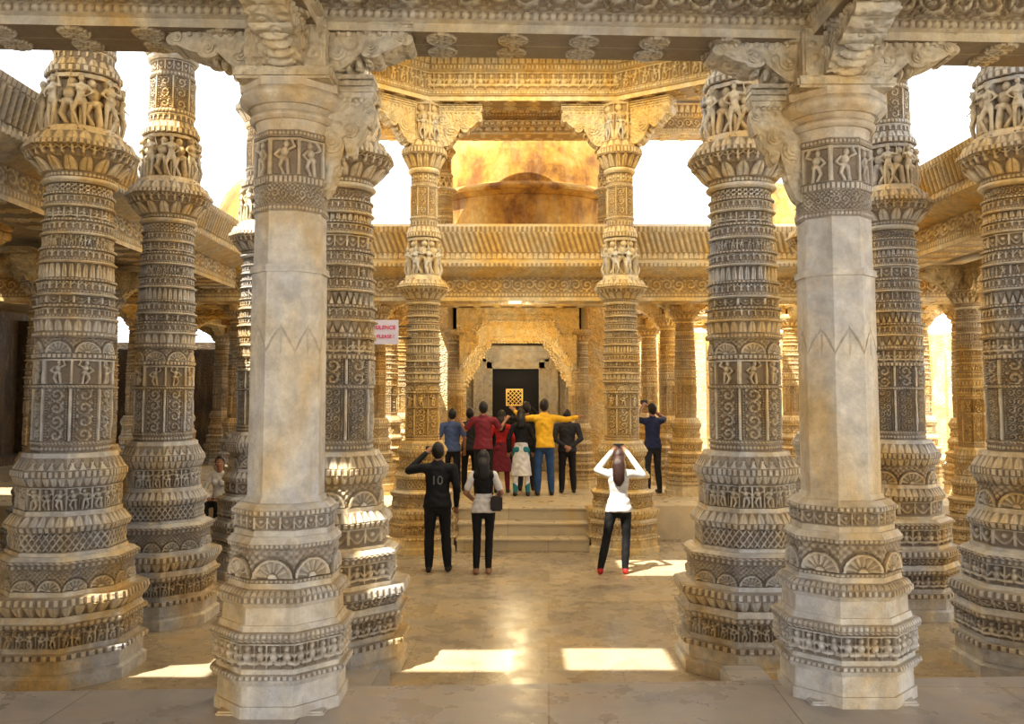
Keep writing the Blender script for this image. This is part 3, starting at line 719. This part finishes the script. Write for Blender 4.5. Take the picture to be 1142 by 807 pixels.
# ------------------------------------------------------------------ shrine
sx0,sx1=-1.17,1.41
for y in(18.3,20.1):
    for x in(sx0,sx1): c=place('shrine_column',gal_me,(x,y,GZ),0,(.72,.72,.90))
def torana(name,y,x0,x1,zs,zt,th,mat,k=.55,depth=.42):
    """cusped, stepped arch plate built from vertical strips between its columns"""
    cx=(x0+x1)/2; W=(x1-x0)/2; zc=zt-depth; H=zc-zs
    steps=[(W-.08,0),(W-.08-.20*k,.20),(W-.08-.38*k,.42),(W-.08-.58*k,.66),(W-.08-.80*k,.88),(W-.08-.86*k,1.0)]
    def zin(d):
        if d>=steps[0][0]: return zs
        if d<=steps[-1][0]: return zc
        for (a,fa),(b,fb) in zip(steps,steps[1:]):
            if b<=d<=a:
                t=(a-d)/(a-b); return zs+H*(fa+(fb-fa)*(t**.35 if t>0 else 0))
        return zc
    ns=180; xs=np.linspace(x0-.06,x1+.06,ns); zi=[zin(abs(x-cx)) for x in xs]
    V=[];F=[]
    for x,z in zip(xs,zi): V+=[(x,y-th/2,z),(x,y-th/2,zt),(x,y+th/2,z),(x,y+th/2,zt)]
    for i in range(ns-1):
        a=4*i;b=a+4
        F+=[(a,b,b+1,a+1),(a+2,a+3,b+3,b+2),(a,a+2,b+2,b),(a+1,b+1,b+3,a+3)]
    F+=[(0,1,3,2),(4*ns-4,4*ns-2,4*ns-1,4*ns-3)]
    M=[0]*len(F)
    px,pz=None,None
    for x,z in zip(xs,zi):
        if px is None or math.hypot(x-px,z-pz)>.06:
            ball(V,F,M,(x,y-th/2,z),(.034,.034,.034),0,None,8,6); 
            ball(V,F,M,(x*1.0,y-th/2-.005,z+.11),(.024,.024,.024),0,None,8,6)
            px,pz=x,z
    o=mk(name,V,F,mat,mi=M)
    return o
torana('torana_arch',18.3,sx0+.10,sx1-.10,2.95,4.19,.20,M_warmc,.45,.26)
torana('torana_arch',20.1,sx0+.10,sx1-.10,2.62,4.15,.20,M_warmc,.62,.55)
for y in(18.02,19.8):
    for x,a in((sx0+.12,0),(sx1-.12,PI)):
        b=place('porch_bracket',br_gal,(x,y,3.05),a,(.7,.8,1.5))
beam('beam_shrine',(sx0-1.0,18.0,4.20),(sx1+1.0,18.0,4.20),bseg(.20,.42,('seated','petal')),M_back,ds=.015)
beam('beam_shrine',(sx0-.8,17.2,4.30),(sx1+.8,17.2,4.30),bseg(.2,.32,('scroll','petal')),M_back,ds=.015)
boxes('ceiling_shrine',[(-1.9,2.2,16.95,24.5,4.63,4.85)],M_warmc,0)
boxes('wall_shrine',[(-1.95,-1.45,20.3,24.5,.5,4.62),(1.7,2.2,20.3,24.5,.5,4.62)],M_warmc,.01)
boxes('wall_sanctum',[(-1.5,-.62,22,22.3,.5,4.6),(.80,1.75,22,22.3,.5,4.6),(-1.5,1.75,22,22.3,3.22,4.6),
   (-.95,-.72,21.85,22,.5,3.45),(.90,1.13,21.85,22,.5,3.45),(-.95,1.13,21.85,22,3.30,3.5),(-1.15,1.33,21.75,22,3.5,3.62),(-1.0,1.18,21.8,22,3.7,3.8)],M_dark,.015)
boxes('door_1',[(-.62,-.48,22.02,22.2,.5,3.22),(.66,.80,22.02,22.2,.5,3.22),(-.62,.80,22.02,22.2,3.06,3.22),(-.62,.80,22.0,22.25,.5,.72)],M_dark,.01)
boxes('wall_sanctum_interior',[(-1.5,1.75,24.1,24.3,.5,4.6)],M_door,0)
bm=bmesh.new()
for k in range(7):
    for s in(-1,1):
        c=-.21+k*.07
        pts=[]
        for t in np.linspace(-.36,.36,60):
            xx=t; zz=s*t+c*1.4
            if abs(xx)<=.18 and abs(zz)<=.18: pts.append((xx,zz))
        if len(pts)<2: continue
        (xa,za),(xb,zb)=pts[0],pts[-1]
        q=bmesh.ops.create_cube(bm,size=1)
        L_=math.hypot(xb-xa,zb-za); an=math.atan2(zb-za,xb-xa)
        for v in q['verts']:
            lx=v.co.x*L_; lz=v.co.z*.018
            v.co=Vector(((xa+xb)/2+lx*math.cos(an)-lz*math.sin(an),v.co.y*.02,(za+zb)/2+lx*math.sin(an)+lz*math.cos(an)))
for (a,b,c,d) in((-.20,.20,.18,.21),(-.20,.20,-.21,-.18),(-.21,-.18,-.21,.21),(.18,.21,-.21,.21)):
    q=bmesh.ops.create_cube(bm,size=1)
    for v in q['verts']: v.co=Vector(((a+b)/2+v.co.x*(b-a),v.co.y*.03,(c+d)/2+v.co.z*(d-c)))
me=bpy.data.meshes.new('door_lattice'); bm.to_mesh(me); bm.free(); me.materials.append(M_gold)
o=bpy.data.objects.new('door_lattice',me); COL.objects.link(o); o.location=(.06,22.26,2.36)
boxes('door_2',[(-.5,.68,22.32,22.38,.72,3.08)]+[(-.46+i*.4,-.12+i*.4,22.29,22.33,z,z+.62) for i in range(3) for z in(.85,1.55) ]+[(-.46+i*.4,-.12+i*.4,22.29,22.33,2.62,2.98) for i in range(3)],M_door,.01)

# dome behind the parapet
DB=[(4.8,6.50,2.12,2.06,0,None,1,1,0),(6.50,6.58,2.10,2.20,0,None,1,1,0),(6.58,6.72,2.24,2.18,0,'torus',1,1,.04),(6.72,6.80,1.98,1.92,0,None,1,1,0)]
prev=(6.80,1.92)
for t in np.linspace(.1,1,12):
    z=6.80+2.5*math.sin(t*PI/2); r=1.92*math.cos(t*PI/2*.97)**.75
    DB.append((prev[0],z,prev[1],r,0,None,1,1,0)); prev=(z,r)
V,F,G=lathe('d',DB,96,M_dome)
d=mk('dome',V,F,M_dome,recess_shade=G,smooth=False); d.location=(.3,20,0)
for x in(-1.32,1.84): 
    c=place('upper_column',back_me,(x,17.3,4.9),0,(.6,.6,.36))
beam('beam_upper_pavilion',(-3.4,17.3,7.46),(4.0,17.3,7.46),bseg(.26,.6,('scroll','petal')),M_back,ds=.02)
beam('beam_upper_pavilion',(-1.2,16.9,7.38),(1.8,16.9,7.38),bseg(.15,.25,('petal','petal')),M_back,ds=.02)
boxes('ceiling_upper_pavilion',[(-3.4,4.0,14.8,17.5,8.12,8.2)],M_warmc,0)
for (x,y,s) in((-6.2,23,.8),(6.8,24,.8)):
    e=mk('roof_dome',V,F,M_dome,recess_shade=G,smooth=False); e.location=(x,y,.2); e.scale=(s,s,.85)

# sign board
sg=empty('silence_sign',(-1.97,13.95,3.40))
bd=boxes('board',[(-.20,.20,-.012,.012,-.19,.19)],M_sign,.004,parent=sg)
boxes('arm',[(.10,.40,.012,.03,.08,.10),(.10,.40,.012,.03,-.10,-.08)],M_iron,.002,parent=sg)
def text(s,size,loc,mat,parent,name):
    cu=bpy.data.curves.new(name,'FONT'); cu.body=s; cu.size=size; cu.align_x='CENTER'; cu.align_y='CENTER'; cu.extrude=.003; cu.offset=.001
    o=bpy.data.objects.new(name,cu); COL.objects.link(o); cu.materials.append(mat); o.parent=parent; o.location=loc; o.rotation_euler=(PI/2,0,0); return o
text('SILENCE',.085,(0,-.016,.07),M_signt,sg,'lettering_1'); text('PLEASE !',.075,(0,-.016,-.07),M_signt,sg,'lettering_2')

# ------------------------------------------------------------------ people
p=make_person('man_in_black_jersey',(-1.03,12.55,0),0,1.76,black,black,shoe,armL=((-.40,.06,1.34),(-.19,.20,1.56)),legs=[((-.11,.01,.5),(-.11,-.03,.085)),((.11,.03,.5),(.14,0,.085))],bulk=1.08,headturn=.1)
text('10',.17,(0,-.125,1.25),grey,p,'jersey_number'); phone(p,(-.12,.30,1.62),1.76)
p=make_person('woman_in_black_vest',(-.39,12.4,0),0,1.66,black,black,skin,female=True,sleeve='short',sleevem=white,hemc=white,longhair=.26,
   armL=((-.25,.0,1.13),(-.12,.20,.98)),armR=((.25,.0,1.13),(.12,.20,.98)),legs=[((-.09,.01,.5),(-.10,-.03,.085)),((.08,.02,.5),(.07,-.02,.085))])
b=boxes('shoulder_bag',[(.10,.26,-.17,-.05,.86,1.06)],shoe,.02,parent=p)
p=make_person('woman_in_white_top',(1.46,12.4,0),-.1,1.68,white,black,red,female=True,hairm=brownhair,longhair=.36,
   armL=((-.30,.10,1.42),(-.10,.24,1.66)),armR=((.34,.08,1.36),(.13,.24,1.66)),legs=[((-.17,.01,.5),(-.26,-.04,.085)),((.10,.03,.5),(.08,.0,.085))],bulk=1.06)
phone(p,(.01,.31,1.74),1.68)
PZ=.56
make_person('man_in_blue_shirt',(-1.14,17.15,PZ),0,1.60,blue,black,shoe,sleeve='short')
make_person('man_in_navy_shirt',(-.82,17.55,PZ),.1,1.60,char,black,shoe)
make_person('man_in_maroon_shirt',(-.53,16.7,PZ),0,1.74,maroon,black,shoe,sleeve='short',armL=((-.33,.06,1.20),(-.42,.14,1.34)),armR=((.31,.06,1.22),(.40,.14,1.36)))
make_person('woman_in_red_salwar',(-.20,17.3,PZ),0,1.56,red,maroon,shoe,female=True,skirt=(.45,maroon,1.1),longhair=.3)
make_person('woman_in_white_skirt',(.17,16.75,PZ),0,1.60,black,teal,shoe,female=True,skirt=(.40,white,1.0),longhair=.22)
p=make_person('man_with_camera',(.28,17.7,PZ),0,1.72,black,char,shoe,armL=((-.30,.16,1.40),(-.08,.30,1.62)),armR=((.30,.16,1.40),(.08,.30,1.62)))
phone(p,(0,.37,1.68),1.72,'held_camera',(.14,.07,.09))
make_person('man_in_yellow_shirt',(.60,16.85,PZ),0,1.78,yellow,denim,shoe,armL=((-.38,.05,1.36),(-.52,.12,1.50)),armR=((.40,.06,1.35),(.60,.12,1.40)),bulk=1.06)
make_person('man_in_charcoal_jacket',(1.06,17.3,PZ),0,1.58,char,black,shoe,bulk=1.10,armL=((-.28,-.1,1.12),(-.08,-.16,.98)),armR=((.28,-.1,1.12),(.08,-.16,.96)))
p=make_person('man_photographing',(2.68,17.2,PZ),.3,1.70,navy,char,shoe,sleeve='short',armL=((-.30,.12,1.42),(-.06,.30,1.66)),armR=((.32,.12,1.42),(.06,.30,1.66)))
phone(p,(0,.36,1.74),1.7)
s=1.6/1.72
make_person('seated_visitor',(-4.86,15.05,.62-.88*s),PI,1.6,white,black,shoe,female=True,seated=True,
   legs=[((-.10,.42,.90),(-.10,.46,.46)),((.10,.42,.90),(.10,.44,.46))],armL=((-.25,.06,1.14),(-.10,.28,1.02)),armR=((.25,.06,1.14),(.10,.28,1.02)))
make_person('visitor_in_grey',(-2.80,20.3,PZ),PI,1.6,grey,char,shoe)

# ------------------------------------------------------------------ light
sun=bpy.data.lights.new('sun','SUN'); sun.energy=11; sun.angle=.009; sun.color=(1,.95,.85)
so=bpy.data.objects.new('sun',sun); COL.objects.link(so); so.location=(-5,-6,15)
so.rotation_euler=Vector((SX,SY,-1)).to_track_quat('-Z','Y').to_euler()
w=bpy.data.worlds.new('world'); scene.world=w; w.use_nodes=True
bg=w.node_tree.nodes['Background']; bg.inputs[0].default_value=(.93,.96,1,1); bg.inputs[1].default_value=2.7
def fill_light(name,kind,loc,energy,col,size=1,target=None,spec=.15):
    l=bpy.data.lights.new(name,kind); l.energy=energy; l.color=col; l.specular_factor=spec
    if kind=='AREA': l.shape='SQUARE'; l.size=size
    else: l.shadow_soft_size=size
    o=bpy.data.objects.new(name,l); COL.objects.link(o); o.location=loc
    if target: o.rotation_euler=(Vector(target)-Vector(loc)).to_track_quat('-Z','Y').to_euler()
    return o
fill_light('shrine_fill','POINT',(.1,19.0,3.0),60,(1,.78,.42),.2)  # added fill between the porch arches, no lamp hangs here
fill_light('sanctum_porch_fill','POINT',(.1,20.9,3.1),32,(1,.88,.68),.2)  # unseen fill added to lift the sanctum wall
fill_light('shrine_porch_fill','POINT',(.1,16.6,3.6),50,(1,.80,.46),.3)  # added fill standing in for warm bounce under the porch
fill_light('hall_fill','AREA',(.3,11.6,7.7),230,(1,.84,.55),3.0,(.3,12.2,0),0.0)  # warm overhead fill added to brighten mid-hall, no real fixture
fill_light('court_fill','POINT',(4.4,17.9,3.4),55,(1,.82,.48),.4)  # added fill brightening the right-hand court columns
fill_light('court_fill','POINT',(-3.8,17.9,3.4),40,(1,.82,.48),.4)  # matching added fill on the left side of the court

# ------------------------------------------------------------------ camera
cam=bpy.data.cameras.new('camera'); co=bpy.data.objects.new('camera',cam); COL.objects.link(co)
co.location=(0,0,2.43); co.rotation_euler=(math.radians(90+4.1),0,0)
cam.lens=36*1000/1142; cam.sensor_width=36; cam.clip_end=300; cam.shift_y=-.031
scene.camera=co
scene.view_settings.view_transform='Standard'
try: scene.view_settings.look='Medium High Contrast'
except Exception: pass
